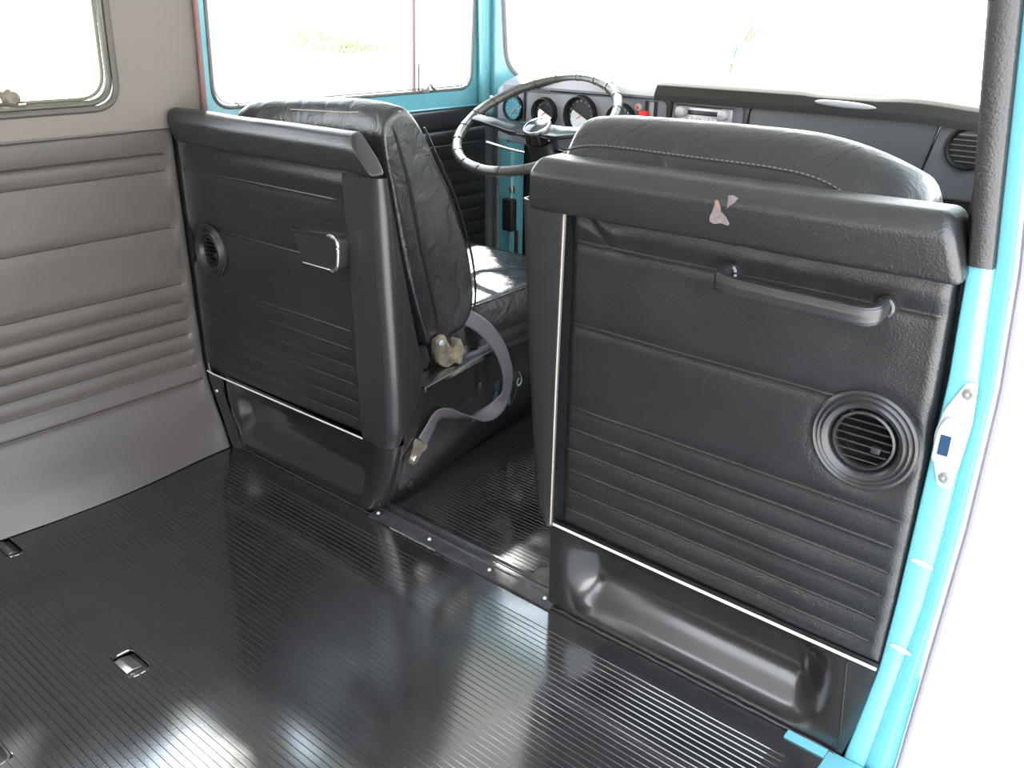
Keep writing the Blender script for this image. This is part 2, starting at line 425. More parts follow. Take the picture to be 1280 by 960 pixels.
def inslot(u, z):
    if u < 1.3: return False
    y = .028+(u-1.3)
    return any(abs(y-a) < .013 and (abs(z-b) < .032 or math.hypot(y-a, abs(z-b)-.032) < .013) for a, b in SLOTS)
us = lin(0, .985, 60)+lin(1, 1.3, 12)+fine(1.31, 1.93, .012, [1.457, 1.557, 1.63, 1.71], .02, .002)
vs = fine(0, .262, .006, [.09, .10, .18, .2], .01, .002)
link('kick_panel', *grid([u for u in us if u <= 1.31], [z for z in vs if z <= .166]+[.168], ped), 'metal', dpd, angle=60)
sp = link('side_panel', *solid(grid([u for u in us if u >= 1.3], vs, ped, skip=inslot), (-.0025, 0, 0)), 'metal', dpd, angle=50)
B().add(*box(.3, .472, .30, .50, .02, .24)).out('inner_bracket', 'aquadark', dpd)
for (yc, zc) in SLOTS:
    pts = []
    for k in range(28):
        a = 2*PI*k/28; y = yc+.0135*math.cos(a); z = zc+.0135*math.sin(a)+(.032 if math.sin(a) > 0 else -.032)
        pts.append(ped(1.3+y-.028, z)+Vector((.0005, 0, 0)))
    B().add(*tube(pts, .0016, 8, closed=True, up=(1, 0, 0))).out('slot_rim', 'metal', sp)
# spring hook hanging in the far slot
hk = catmull([(.546, .440, .175), (.550, .444, .160), (.552, .440, .150), (.552, .430, .146), (.552, .427, .155), (.551, .434, .163)], 6)
B().add(*tube(hk, .0016, 8, up=(1, 0, 0))).out('spring_hook', 'steel', dpd)
# top flange rail
fl = B(); a = ped(1.3+.06, .262); b_ = ped(1.93, .262)
fl.add([a+Vector((-.035, 0, .012)), a+Vector((.004, 0, .004)), a+Vector((.006, 0, -.006)), a+Vector((-.002, 0, -.008)), b_+Vector((-.035, 0, .012)), b_+Vector((.004, 0, .004)), b_+Vector((.006, 0, -.006)), b_+Vector((-.002, 0, -.008))],
       [(0,1,5,4), (1,2,6,5), (2,3,7,6), (0,3,2,1), (4,5,6,7), (0,4,7,3)])
fl.out('top_rail', 'metal', dpd, bevel=.0015)
B().add(*box(.05, .565, .03, .62, .255, .266)).out('top_plate', 'metal', dpd)
p = ped(1.3+.050, .050); rv = B().add(*lathe(p, (1, -.1, 0), [(0, .004), (.004, .004), (.0045, .0025), (.0065, .002), (.007, .0035), (.009, .003), (.0095, 0)], 24)); rv.out('plug', 'plastic', dpd)
B().add(*box(.03, .07, .0, .62, 0, .26)).out('outer_side', 'metal', dpd)

ppd = thing('passenger_seat_pedestal', 'black painted metal box under the front passenger seat with pressed kick panel', 'seat base', (1.22, .1, 0))
def pk(x, z):
    xr = interp(z, [(0, 1.478), (.05, 1.488), (.166, 1.500)]); xl = interp(z, [(0, .978), (.05, .975), (.168, .975)])
    s = xl+(x-.975)/(1.5-.975)*(xr-xl)
    return Vector((s, kick(s, z, .985, 1.475), z))
us = lin(.975, 1.5, 80)
kp = link('kick_panel', *solid(grid(us, vs_ := [z for z in lin(0, .168, 50)], pk), (0, .004, 0)), 'metal', ppd, angle=60)
B().add(*box(.974, .978, .002, .60, 0, .26)).add(*box(.974, 1.46, .05, .60, .255, .26)).out('side_panel', 'metal', ppd)
# seam and ragged edge at the sheet's foot
B().add(*tube([(1.462+.012*i/6, pk(1.462+.02*i/6, .15-.14*i/6).y-.0012, .152-.143*i/6) for i in range(7)], .0012, 6)).out('sheet_seam', 'black', kp)
rag = [(x, -.004-.0015*noise.noise(Vector((x*40, 0, 0))), .003+.002*noise.noise(Vector((x*55, 1, 0)))) for x in lin(.98, 1.47, 60)]
B().add(*tube(rag, .0018, 6)).out('foot_edge', 'lip', kp)
rag = [(x, -.004-.0015*noise.noise(Vector((x*40, 0, 4))), .003+.002*noise.noise(Vector((x*55, 1, 6)))) for x in lin(.08, .55, 60)]
B().add(*tube(rag, .0014, 6)).out('foot_edge', 'lip', dpd)

# =================================================================== FLOORS
HOLES = [(.545, .610, -.548, -.512), (.070, .150, -.530, -.503), (.560, .632, -.775, -.728)]
def floor_mesh(x0, x1, y0, y1, step, z0, fade, nx, holes=(), xl=None):
    ys = []; y = y1-.0
    while y > y0:
        for (d, h) in ((0, 0), (.66*step, 0), (.73*step, 1), (.90*step, 1), (.97*step, 0)): ys.append((y-d, h))
        y -= step
    xs = lin(x0, x1, nx)
    for h in holes:
        for e in (h[0], h[1]):
            xs.append(e)
    xs = sorted(set(xs)); v = []; f = []
    for x in xs:
        for (y, h) in ys:
            m = sm(fade[0], fade[0]+.008, x)*(1-sm(fade[1]-.008, fade[1], x))*(1 if y < fade[2] else 0)
            w = .0007*noise.noise(Vector((x*5, y*5, 0)))+.0004*noise.noise(Vector((x*25, y*8, 0)))
            v.append((x if xl is None else x+(xl(y))*(x1-x)/(x1-x0), y+w, z0+.0011*h*m+.0010*noise.noise(Vector((x*6, y*6, 2)))))
    n = len(ys)
    for i in range(len(xs)-1):
        for j in range(n-1):
            cx, cy = (xs[i]+xs[i+1])/2, (ys[j][0]+ys[j+1][0])/2
            if any(a < cx < b and c < cy < d for a, b, c, d in holes): continue
            f.append((i*n+j, (i+1)*n+j, (i+1)*n+j+1, i*n+j+1))
    return v, f
fl_ = link('floor', *solid(floor_mesh(.03, 1.462, -2.3, -.001, .0105, 0, (.135, 1.42, -.05), 70, HOLES), (0, 0, -.006)), 'rubber', angle=18)
struct(fl_)
cab = link('cab_floor_mat', *solid(floor_mesh(.30, .99, .034, .93, .0098, .008, (.36, 1.2, .93), 40, xl=lambda y: .225-.06*y), (0, 0, -.006)), 'rubber', angle=18)
tag(cab, 'black ribbed rubber mat in the walkway between the front seats', 'floor mat')
sub = B().add(*prism([(0, -2.4), (1.55, -2.4), (1.55, 0), (1.50, .05), (1.36, 1.05), (0, 1.05)], 'z', -.05, -.018)).add(*prism([(0, .03), (1.48, .03), (1.36, 1.05), (0, 1.05)], 'z', -.018, .0015)).out('floor', 'metal'); struct(sub)
# door sill, painted
sl = B().add(*box(1.462, 1.55, -1.2, -.002, -.012, .002)).out('trim_1', 'aqua', bevel=.002); struct(sl)
sl = B().add(*box(1.405, 1.462, -.020, -.003, .0, .0035)).out('trim_2', 'aqua'); struct(sl)
# threshold strip across the walkway
th = B().add(*prism([(-.012, .0), (-.012, .005), (.012, .009), (.014, .012), (.017, .012), (.019, .007), (.030, .007), (.034, .014), (.040, .014), (.042, 0)], 'x', .535, .985)).out('trim_3', 'lip', bevel=.0008); struct(th)
for i, x in enumerate((.548, .690, .840, .965)):
    s_ = B().add(*lathe((x, .003, .0075), (0, -.1, 1), [(0, .0035), (.002, .003), (.0034, .0015), (.004, -.001)], 16)).out('threshold_screw', 'zinc')
    tag(s_, ['small silver screw in the threshold strip, nearest the driver partition', 'small silver screw in the threshold strip, second from the driver partition',
             'small silver screw in the threshold strip, second from the passenger partition', 'small silver screw in the threshold strip, nearest the passenger partition'][i], 'screw', 'threshold screws')
gl_ = B().add(*tube([(x, -.0135+.0012*noise.noise(Vector((x*50, 0, 0))), .003) for x in lin(.60, .72, 30)], .0016, 6)).out('glue_bead', 'dirt'); tag(gl_, 'thin brown glue bead along the threshold edge', 'glue')
pl = B().add(*lathe((.930, .055, .008), (0, 0, 1), [(0, .004), (.020, .004), (.024, .002), (.025, 0)], 32)).out('floor_plug', 'torn'); tag(pl, 'pale round plug on the walkway mat beside the passenger partition', 'plug')
# seat catches let into the floor
lab = ['square metal seat catch set in the floor, middle of the bare floor', 'metal seat catch in the floor beside the left wall', 'metal seat catch in the floor nearest the camera']
for i, (a, b, c, d) in enumerate(HOLES):
    t = thing('floor_catch', lab[i], 'floor catch', ((a+b)/2, (c+d)/2, -.02), 'seat catches in the floor')
    w = .001
    pan = B().add(*box(a-w, b+w, c-w, d+w, -.0175, -.013)); pan.out('pan', 'pin', t)
    lp = [(a, c, .0), (b, c, .0), (b, d, .0), (a, d, .0)]
    rp = roundpoly([(p[0], p[1]) for p in lp], .012, 4)
    B().add(*tube([(x, y, -.001) for x, y in rp], .0022, 6, closed=True)).out('rim', 'rubber', t)
    B().add(*prism([(c+.002, -.013), (c+.002, -.004), (c+.012, -.002), (d-.008, -.006), (d-.008, -.013)], 'x', a+.006, b-.020)).out('catch_plate', 'steel' if i == 0 else 'pin', t, bevel=.0015)
    B().add(*box(b-.016, b-.006, c+.004, c+.012, -.013, -.005)).out('catch_pin', 'steel', t, bevel=.001)
def in_hole(): pass

# =================================================================== LEFT WALL (cargo side)
WG = [.652, .618, .502]+[.380, .342, .302, .266, .229, .192]
gw = [(-2.2, -.040, z) for z in WG]
def wx(z): return interp(z, [(0, .070), (.05, .052), (.10, .030), (.15, .012), (.20, .004), (.35, 0), (.70, 0)])
def wpanel(y, z):
    h = groove_h(y, z, gw, .010, .0026, .0012, .0030, .45)+edge_h(y, z, -2.3, -.014, -.05, .700, .012, .008)
    h += -.004*math.exp(-((z-.155)/.003)**2)*(1-sm(-.036, -.030, y))+.003*math.exp(-((z-.163)/.004)**2)*(1-sm(-.036, -.030, y))
    h += .0022*noise.noise(Vector((y*6, z*9, 4)))
    h += .003*math.exp(-((y+.03)/.012)**2)*math.sin(z*55)*.5
    bow = .022*sm(-.02, -.30, y)*(1-sm(-.3, -.65, y))*(1-sm(0, .14, z))
    return Vector((wx(z)+h+bow+.004, y, z))
us = fine(-2.3, -.014, .03, [-.04, -.014], .024, .0024); vs = fine(0.002, .700, .006, WG+[.155, .700], .006, .0008)
wl = thing('wall_left', '', ''); del wl['label']; del wl['category']; struct(wl)
link('upholstered_panel', *solid(grid(us, vs, wpanel), (-.03, 0, 0)), 'wallvinyl', wl, angle=60)
B().add(*tube([(wx(z)+.003, -.008, z) for z in lin(.165, .70, 30)], .0035, 10, up=(0, 1, 0))).out('corner_welt', 'vinyl', wl)
cs = B()
cs.add(*solid(grid([0, .5, 1], lin(0.0, .166, 12), lambda u, z: Vector((wx(z)+.006+.024*u, -.013+.009*u, z))), (-.002, .004, 0)))
cs.out('corner_strip', 'metal', wl)
p = (wx(.13)+.016, -.012, .128)
B().add(*lathe(p, (.35, -1, 0), [(0, .003), (.003, .0025), (.0045, 0)], 16)).out('corner_screw', 'steel', wl)
# upper wall: window surround with rounded opening
def plate_with_hole(x, y0, y1, z0, z1, hy0, hy1, hz0, hz1, r, th_, tilt=0., n=8):
    """rectangular plate in the y-z plane with a rounded rectangular hole"""
    inner = roundpoly([(hy0, hz0), (hy1, hz0), (hy1, hz1), (hy0, hz1)], r, n)
    m_ = n+1; v = []; f = []
    outer = [(y0, z0), (y1, z0), (y1, z1), (y0, z1)]
    for (y, z) in inner: v.append((x+tilt*(z-z0), y, z))
    for (y, z) in outer: v.append((x+tilt*(z-z0), y, z))
    N_ = len(inner)
    for c in range(4):
        for k in range(n): f.append((c*m_+k, c*m_+k+1, N_+c))
        a = c*m_+n; b = ((c+1) % 4)*m_; f.append((a, b, N_+(c+1) % 4, N_+c))
    return solid((v, f), (-th_, 0, 0)), inner
TI = .06
(vf, inn) = plate_with_hole(.004, -1.15, .058, .700, 1.20, -1.02, -.120, .745, 1.12, .05, .03, TI)
link('window_surround', *vf, 'lining', wl, angle=40)
B().add(*tube([(.010+TI*(z-.70), y, z) for y, z in [(.058, .70), (.058, .9), (.058, 1.2)]], .006, 10, up=(0, 1, 0))).out('door_edge_welt', mat('brown pink welt', (.16, .08, .08), .5), wl)
B().add(*box(-.026, .0045, -1.15, -.095, .700, .7015)).add(*tube([(.006, y, .7005) for y in (-1.15, -.1)], .002, 6)).out('sill_seam', 'seal', wl)
B().add(*box(-.03, .004, -2.35, -1.15, .700, 1.20)).out('rear_pillar', 'lining', wl)
# window 1: frame + rubber + glass + divider + latch
w1 = thing('window_1', '', ''); del w1['label']; del w1['category']; struct(w1)
def ring3(inner, x, off, r, prof_n=10):
    cy = sum(p[0] for p in inner)/len(inner); cz = sum(p[1] for p in inner)/len(inner)
    out = []
    for (y, z) in inner:
        out.append((x+TI*(z-.70), y-off*(1 if y > cy else -1), z+off*(1 if z < cz else -1)))
    return tube(out, r, prof_n, closed=True, up=(1, 0, 0))
B().add(*ring3(inn, .004, .001, .0062)).out('rubber_seal', mat('brown grey gasket', (.06, .052, .045), .45), w1)
B().add(*ring3(inn, -.002, .011, .0062)).out('inner_frame', mat('dark olive window gasket', (.055, .05, .035), .3, spec=.8), w1)
B().add(*ring3(inn, -.006, .020, .0038)).out('outer_frame', mat('olive brown seal', (.10, .09, .06), .4), w1)
gv = [(-.008+TI*(z-.70), y, z) for y in (-1.01, -.13) for z in (.755, 1.11)]
link('glass_pane', gv, [(0, 1, 3, 2)], 'glass', w1)
B().add(*box(.0, .010, -.352, -.345, .752, 1.10)).out('divider_bar', 'seal', w1)
lt = B().add(*tube(catmull([(.010, -.346, .800), (.012, -.338, .790), (.016, -.332, .778)], 5), .006, 10)).add(*lathe((.020, -.318, .777), (1, 0, 0), [(0, .010), (.010, .009), (.015, .004), (.016, -.004), (.010, -.010), (0, -.011)], 24))
lt.add(*tube(catmull([(.020, -.322, .766), (.020, -.31, .763), (.018, -.295, .763)], 4), .003, 8))
lt.out('latch', mat('olive brown latch plastic', (.10, .08, .055), .45), w1)

# =================================================================== SHELL (roof, rear, right side)
rf = B()
rf.add(*box(.02, 1.40, .86, .97, 1.15, 1.25))
rf.add(*solid(grid(lin(0.0, 1.56, 9), lin(-2.4, 1.0, 8), lambda x, y: Vector((x-(.10*x/1.56*sm(0, 1, y)), y, 1.165+.06*math.sin(PI*x/1.56)))), (0, 0, .03)))
c = rf.out('ceiling', mat('pale headlining', (.62, .60, .56), .8)); struct(c)
(vf, _) = plate_with_hole(0, .05, 1.50, -.01, 1.21, .20, 1.35, .76, 1.12, .05, .02)
vb = [(p.y, -2.35+p.x, p.z) for p in vf[0]]
B().add(*box(-.07, -.032, -2.36, 1.09, -.05, .69)).add(*box(-.035, .012, -.012, .06, .0, .72)).out('body_skin', 'metal', wl)
b_ = link('wall_back', vb, vf[1], 'wallvinyl'); struct(b_)
(vf, _) = plate_with_hole(1.55, -2.36, -1.22, -.01, 1.20, -2.2, -1.30, .76, 1.12, .05, .03)
b_ = link('wall_right', *vf, 'wallvinyl'); struct(b_)

# =================================================================== DRIVER DOOR SIDE
d1 = thing('door_1', '', ''); del d1['label']; del d1['category']; struct(d1)
DG = [.624, .587, .547, .511, .475, .438, .40, .36, .32, .28, .24]
def dpn(y, z):
    h = groove_h(y, z, [(.02, .93, q) for q in DG], .010, .003, .0014, .003, .45)+edge_h(y, z, .07, .945, .05, .680, .012, .006)
    return Vector((.004+h, y, z))
link('door_panel', *solid(grid(lin(.07, .945, 12), fine(.05, .680, .012, DG+[.68], .011, .002), dpn), (-.03, 0, 0)), 'vinyl', d1, angle=60)
(vf, din) = plate_with_hole(-.002, .062, .955, .675, 1.17, .085, .885, .728, 1.12, .045, .022, TI)
link('window_frame', *vf, 'aqua', d1, angle=40)
B().add(*tube([(-.002+.001, y, .683) for y in (.07, .94)], .003, 8)).out('sill_lip', 'aqua', d1)
B().add(*box(-.03, .0, .05, .96, 0, .06)).out('door_foot', 'aqua', d1)
w2 = thing('window_2', '', ''); del w2['label']; del w2['category']; struct(w2)
B().add(*ring3(din, .0, .001, .0042)).out('rubber_seal', 'seal', w2)
B().add(*ring3(din, -.004, .008, .0028)).out('chrome_bead', 'steel', w2)
link('glass_pane', [(-.010+TI*(z-.70), y, z) for y in (.09, .88) for z in (.733, 1.115)], [(0, 1, 3, 2)], 'glass', w2)
B().add(*tube([(-.001, .668, .727), (.018, .664, 1.12)], .006, 8)).out('divider_bar', mat('brown pink divider', (.22, .14, .14), .4), w2)
B().add(*tube([(-.0, .684, .727), (.018, .680, 1.12)], .003, 8)).out('vent_wing_edge', 'chrome', w2)
lt = B().add(*box(-.002, .012, .690, .712, .727, .742)).add(*tube(catmull([(.010, .70, .735), (.014, .712, .748), (.014, .722, .738), (.012, .735, .731)], 5), .004, 8))
lt.out('vent_wing_catch', 'steel', w2, bevel=.002)
for y0_ in (.30,):
    tagv = catmull([(.004, .135, .742), (.004, .15, .730), (.004, .17, .7265)], 6)
    B().add(*tube(tagv, .0014, 6)).out('corner_trim_thread', 'seal', w2)
# front pillar + windscreen surround
fp = thing('wall_front', '', ''); del fp['label']; del fp['category']; struct(fp)
NX = 30
def ws(x, z, off=0):
    """windscreen surface: gently curved in plan, raked"""
    t = (x-.75)/.75; return Vector((x, .93+.10*(1-t*t)*.6-.10*(z-.75)*.9+off, z))
WX0, WX1, WZ0, WZ1 = .082, 1.36, .758, 1.09
hole = roundpoly([(WX0, WZ0), (WX1, WZ0), (WX1, WZ1), (WX0, WZ1)], .075, 8)
def dens(pts, n=18):
    out = []
    for i in range(len(pts)):
        a, b = Vector(pts[i]), Vector(pts[(i+1) % len(pts)])
        k = max(1, int((b-a).length/.06))
        for j in range(k): out.append(tuple(a+(b-a)*j/k))
    return out
hole = dens(hole)
def outer_of(p):
    d = Vector((p[0]-.75, p[1]-.941)); sx = ((.745 if d.x < 0 else .655)/abs(d.x)) if abs(d.x) > 1e-6 else 1e9; sz = .24/abs(d.y) if abs(d.y) > 1e-6 else 1e9
    s_ = min(sx, sz); return (.75+d.x*s_, .941+d.y*s_)
n = len(hole); v = [ws(*p) for p in hole]+[ws(*outer_of(p)) for p in hole]
f = [(i, (i+1) % n, (i+1) % n+n, i+n) for i in range(n)]
link('windscreen_frame', *solid((v, f), (0, .03, 0)), 'aqua', fp, angle=50)
w3 = thing('window_3', '', ''); del w3['label']; del w3['category']; struct(w3)
B().add(*tube([ws(p[0], p[1], -.003) for p in hole], .0065, 8, closed=True, up=(0, 1, 0))).out('rubber_seal', 'seal', w3)
gx = lin(WX0, WX1, 20)
link('windscreen_glass', *grid(gx, [WZ0, .85, .98, WZ1], lambda x, z: ws(x, z, .008)), 'glass', w3)
# pillar between door and windscreen
B().add(*tube([(.012, .925, .690), (.014, .922, .74), (.03, .905, .95), (.045, .89, 1.15)], .018, 12, up=(0, 1, 0))).out('front_pillar', 'aqua', fp)
B().add(*tube([(.028, .918, .700), (.020, .912, .735), (.030, .895, .95), (.045, .88, 1.15)], .0022, 8, up=(0, 1, 0))).out('pillar_seam', mat('teal shadow seam', (.05, .3, .34), .4), fp)
# bulkhead under dash and hinge post
B().add(*box(-.01, 1.36, 1.06, 1.09, -.01, .74)).out('bulkhead', 'vinyl', fp)
hp = B().add(*box(.0, .055, 1.00, 1.055, .0, .70)); hp.out('hinge_post', 'aqua', fp, bevel=.006)
B().add(*tube([(.058, .99, z) for z in (.2, .6)], .004, 8)).out('post_bead', 'aqua', fp)
B().add(*box(.035, .075, .975, 1.0, .325, .42)).out('door_check', 'black', fp, bevel=.006)
B().add(*box(.052, .066, .985, 1.0, .435, .455)).out('hinge_bolt_plate', 'steel', fp, bevel=.003)
B().add(*tube([(.085, .985, z) for z in (.15, .33)], .006, 8)).out('cable_sleeve', 'black', fp)
# passenger door side (front right) with window opening
d2 = thing('door_2', '', ''); del d2['label']; del d2['category']; struct(d2)
(vf, _) = plate_with_hole(1.53, .10, .955, .68, 1.17, .14, .88, .728, 1.12, .045, .022, -TI)
link('window_frame', *vf, 'aqua', d2, angle=40)
link('door_panel', *solid(grid(lin(.09, .945, 8), fine(.05, .680, .012, DG+[.68], .011, .003), lambda y, z: Vector((1.50-(dpn(y, z).x-.004), y, z))), (.03, 0, 0)), 'vinyl', d2, angle=60)
w4 = thing('window_4', '', ''); del w4['label']; del w4['category']; struct(w4)
link('glass_pane', [(1.525-TI*(z-.70), y, z) for y in (.14, .88) for z in (.733, 1.115)], [(0, 1, 3, 2)], 'glass', w4)

for o_ in list(bpy.data.objects):
    if o_.parent in (d2, w4):
        for q in o_.data.vertices: q.co.x -= .02+.16*max(0, q.co.y-.1)
# =================================================================== RIGHT DOOR PILLAR
pr = thing('trim_4', '', ''); del pr['label']; del pr['category']; struct(pr)
X0 = [(0, 1.482), (.165, 1.501), (.265, 1.504), (.39, 1.505), (.56, 1.506), (.69, 1.500), (.95, 1.466), (1.2, 1.43)]
X1 = [(0, 1.509), (.265, 1.532), (.39, 1.536), (.56, 1.536), (.69, 1.525), (.95, 1.496), (1.2, 1.46)]
X2 = [(0, 1.528), (.265, 1.544), (.39, 1.547), (.56, 1.548), (.69, 1.539), (.95, 1.507), (1.2, 1.473)]
X3 = [(0, 1.547), (.265, 1.555), (.39, 1.559), (.56, 1.558), (.69, 1.549), (.95, 1.517), (1.2, 1.484)]
def jamb(k, z):
    x0, x1, x2, x3 = (interp(z, t) for t in (X0, X1, X2, X3))
    return Vector([(x0-.006, .030, z), (x0, .002, z), (x0+.002, .0, z), (x1-.003, .0, z), (x1-.001, .002, z), (x1, .006, z), (x1+.002, .004, z), (x2, .002, z), (x2+.002, .006, z), (x3-.004, .010, z), (x3-.002, .05, z)][int(k)])
zj = lin(-.03, .69, 50)
link('door_jamb', *solid(grid(range(11), zj, jamb), (0, .012, 0)), 'aqua', pr, angle=60)
def jambup(k, z):
    x0, x1, x2, x3 = (interp(z, t) for t in (X0, X1, X2, X3))
    return Vector([(x0-.006, .045, z), (x0-.004, .016, z), (x0, .010, z), (x0+.001, -.004, z), (x0+.004, -.006, z), (x1-.003, -.006, z), (x1, -.003, z), (x1, .03, z)][int(k)])
link('pillar_cover', *solid(grid(range(8), lin(.690, 1.19, 30), jambup), (0, .012, 0)), 'vinyl', pr, angle=60)
link('jamb_edge', *solid(grid(range(5), lin(.68, 1.19, 30), lambda k, z: jamb(5+k, z)), (0, .012, 0)), 'aqua', pr, angle=60)
# rear-facing side cushion of the pillar (leans out towards the bottom)
lv = B().add(*solid(grid([0, .5, 1], lin(.68, 1.18, 20), lambda u, z: Vector((interp(z, [(.68, 1.488), (.80, 1.4835), (.95, 1.460), (1.2, 1.425)])+(interp(z, X0)+.004-interp(z, [(.68, 1.488), (.80, 1.4835), (.95, 1.460), (1.2, 1.425)]))*u, .022-.004*math.sin(u*PI), z))), (0, .03, 0)))
lv.out('pillar_side_lining', 'vinyl', pr)
B().add(*tube([(interp(z, X3)+.003, .004, z) for z in lin(-.03, 1.19, 50)], .0055, 10, up=(0, 1, 0))).out('weather_seal', mat('purplish grey weather seal', (.20, .18, .20), .5), pr)
for i, z in enumerate((.332, .205)):
    x = interp(z, X0)
    vv = [(x+.005+.024*math.cos(a)*0+(.013)*(1+math.cos(a)), -.001-.002*(1 if k == 1 else 0), z+.004*math.sin(a)*(1 if k == 0 else .3)-.10*.013*(1+math.cos(a))) for k in (0, 1) for a in [2*PI*j/20 for j in range(20)]]
    ff = [(j, (j+1) % 20, (j+1) % 20+20, j+20) for j in range(20)]+[tuple(range(20, 40))]
    link('pressed_notch', vv, ff, 'zinc', pr)
# striker
st = thing('door_striker', 'pale metal door lock striker screwed to the aqua door pillar', 'lock striker', (1.522, 0, .5))
def strip_pt(x, z): return (x, z)
sp_ = roundpoly([(1.525, .566), (1.5365, .566), (1.5395, .520), (1.537, .468), (1.532, .436), (1.519, .436), (1.5085, .468), (1.5045, .497), (1.509, .528)], .007, 5)
link('base_plate', *prism(sp_, 'y', -.0035, .0), 'zinc', st, bevel=.001)
bx = B().add(*prism(roundpoly([(1.508, .468), (1.530, .466), (1.533, .520), (1.515, .524), (1.508, .508)], .006, 4), 'y', -.012, -.003))
bx.out('latch_block', 'zinc', st, bevel=.002)
B().add(*box(1.5135, 1.5245, -.0128, -.010, .479, .503)).out('latch_opening', mat('blue black opening', (.01, .03, .07), .3), st)
for (x, z) in ((1.5300, .553), (1.5255, .449)):
    B().add(*lathe((x, -.003, z), (0, -1, 0), [(0, .002), (.003, .0025), (.0065, .002), (.0075, 0)], 20)).out('screw', 'steel', st)

# =================================================================== DRIVER SEAT
ds = thing('driver_seat', 'black leatherette driver seat seen from the side between the partitions', 'seat', (.3, .3, .27))
side = catmull([(p[0], p[1], 0) for p in [(.070, .632), (.084, .56), (.110, .44), (.143, .334), (.160, .322), (.215, .322), (.262, .338), (.280, .375), (.279, .42), (.265, .494), (.228, .594), (.186, .666), (.148, .733), (.118, .768), (.092, .776), (.070, .766), (.056, .735), (.058, .690)]], 4, closed=True)
side = [(p.x, p.y) for p in side]
def cushion(loop, x0, x1, tap=.03, cuts=14, bulge=.006, lean=None, axis='x', rings=7):
    """pillow-like loft of a closed (y,z) loop along x with rounded ends"""
    n = len(loop); cy = sum(p[0] for p in loop)/n; cz = sum(p[1] for p in loop)/n; v = []; R_ = []
    for k in range(rings): a = PI/2*k/(rings-1); R_.append((x0+tap*(1-math.cos(a))*.6, tap*(1-math.sin(a))))
    for k in range(1, cuts): R_.append((x0+.6*tap+(x1-x0-1.2*tap)*k/cuts, 0))
    for k in range(rings-1, -1, -1): a = PI/2*k/(rings-1); R_.append((x1-tap*(1-math.cos(a))*.6, tap*(1-math.sin(a))))
    for (x, ins) in R_:
        for (y, z) in loop:
            d = Vector((y-cy, z-cz)); L = d.length; s_ = max(.05, (L-ins)/L)
            bl = bulge*math.sin(PI*max(0, min(1, (x-x0)/(x1-x0))))
            s_ += bl/L
            dx = lean(x, z) if lean else (0, 0)
            v.append((x, cy+d.x*s_+dx[0], cz+d.y*s_+dx[1]))
    f = []; N_ = len(R_)
    for i in range(N_-1):
        for k in range(n): f.append((i*n+k, i*n+(k+1) % n, (i+1)*n+(k+1) % n, (i+1)*n+k))
    # fan caps with centre
    for (b0, rev) in ((0, True), ((N_-1)*n, False)):
        v.append((v[b0][0], sum(v[b0+k][1] for k in range(n))/n, sum(v[b0+k][2] for k in range(n))/n)); c_ = len(v)-1
        for k in range(n): f.append((b0+(k+1) % n, b0+k, c_) if rev else (b0+k, b0+(k+1) % n, c_))
    return v, f
def rnd(x, z):   # top corners dip
    e = max(0, .10-(x-.08))/.10; e2 = max(0, x-.50)/.06
    e3 = max(0, (.46-x)/.36)
    return (0, -(.035*e*e+.006*e2*e2+.022*e3)*sm(.60, .77, z))
bk = link('backrest', *cushion(side, .085, .556, .016, lean=rnd), 'seat', ds, angle=60)
def seat_side(y, z, off=.0025): return (.556+off, y, z)
seam = catmull([(.548, .070, .755), (.557, .078, .735), (.559, .090, .700), (.559, .112, .63), (.559, .135, .52), (.559, .160, .42), (.557, .176, .348)], 10)
B().add(*tube(seam, .0016, 6, up=(1, 0, 0))).out('side_seam', 'black', bk)
def stitches(name, path, parent, r=.0008, L=.004, gap=.0035, m='thread', up=(1, 0, 0)):
    P = [Vector(p) for p in path]; b = B(); acc = 0; on = True; cur = [P[0]]
    for a, c in zip(P, P[1:]):
        d = (c-a).length; t = 0
        while t < d:
            need = (L if on else gap)-acc
            if t+need <= d:
                t += need; q = a+(c-a)*(t/d); acc = 0
                if on: cur.append(q); b.add(*tube([cur[0], cur[-1]], r, 5, up=up))
                on = not on; cur = [q]
            else: acc += d-t; break
    return b.out(name, m, parent)
stitches('stitching', [Vector(p)+Vector((.0012, 0, 0)) for p in seam], bk, .0007, .003, .003, 'black')
pipe = catmull([(.556, .150, .734), (.5575, .190, .664), (.5575, .231, .590), (.5575, .268, .490), (.5575, .281, .420), (.556, .280, .370), (.553, .262, .338), (.553, .215, .322)], 8)
B().add(*tube(pipe, .0022, 8, up=(1, 0, 0))).out('front_piping', 'seat', bk)
ts_ = catmull([(.558, .095, .765), (.52, .072, .764), (.45, .062, .758), (.3, .058, .752)], 8)
B().add(*tube(ts_, .0015, 6)).out('top_seam', 'piping', bk)
cl = roundpoly([(.17, .285), (.17, .370), (.62, .385), (.665, .36), (.665, .285)], [.01, .02, .03, .03, .01], 5)
cu = link('cushion', *cushion(cl, .05, .548, .022, bulge=.008, lean=lambda x, z: (0, .0)), 'seat', ds, angle=60)
B().add(*tube([(.549-.16*(y-.2)*.0, y, .366+(y-.2)*.02) for y in lin(.19, .64, 12)], .0028, 8)).out('edge_piping', 'seat', cu)
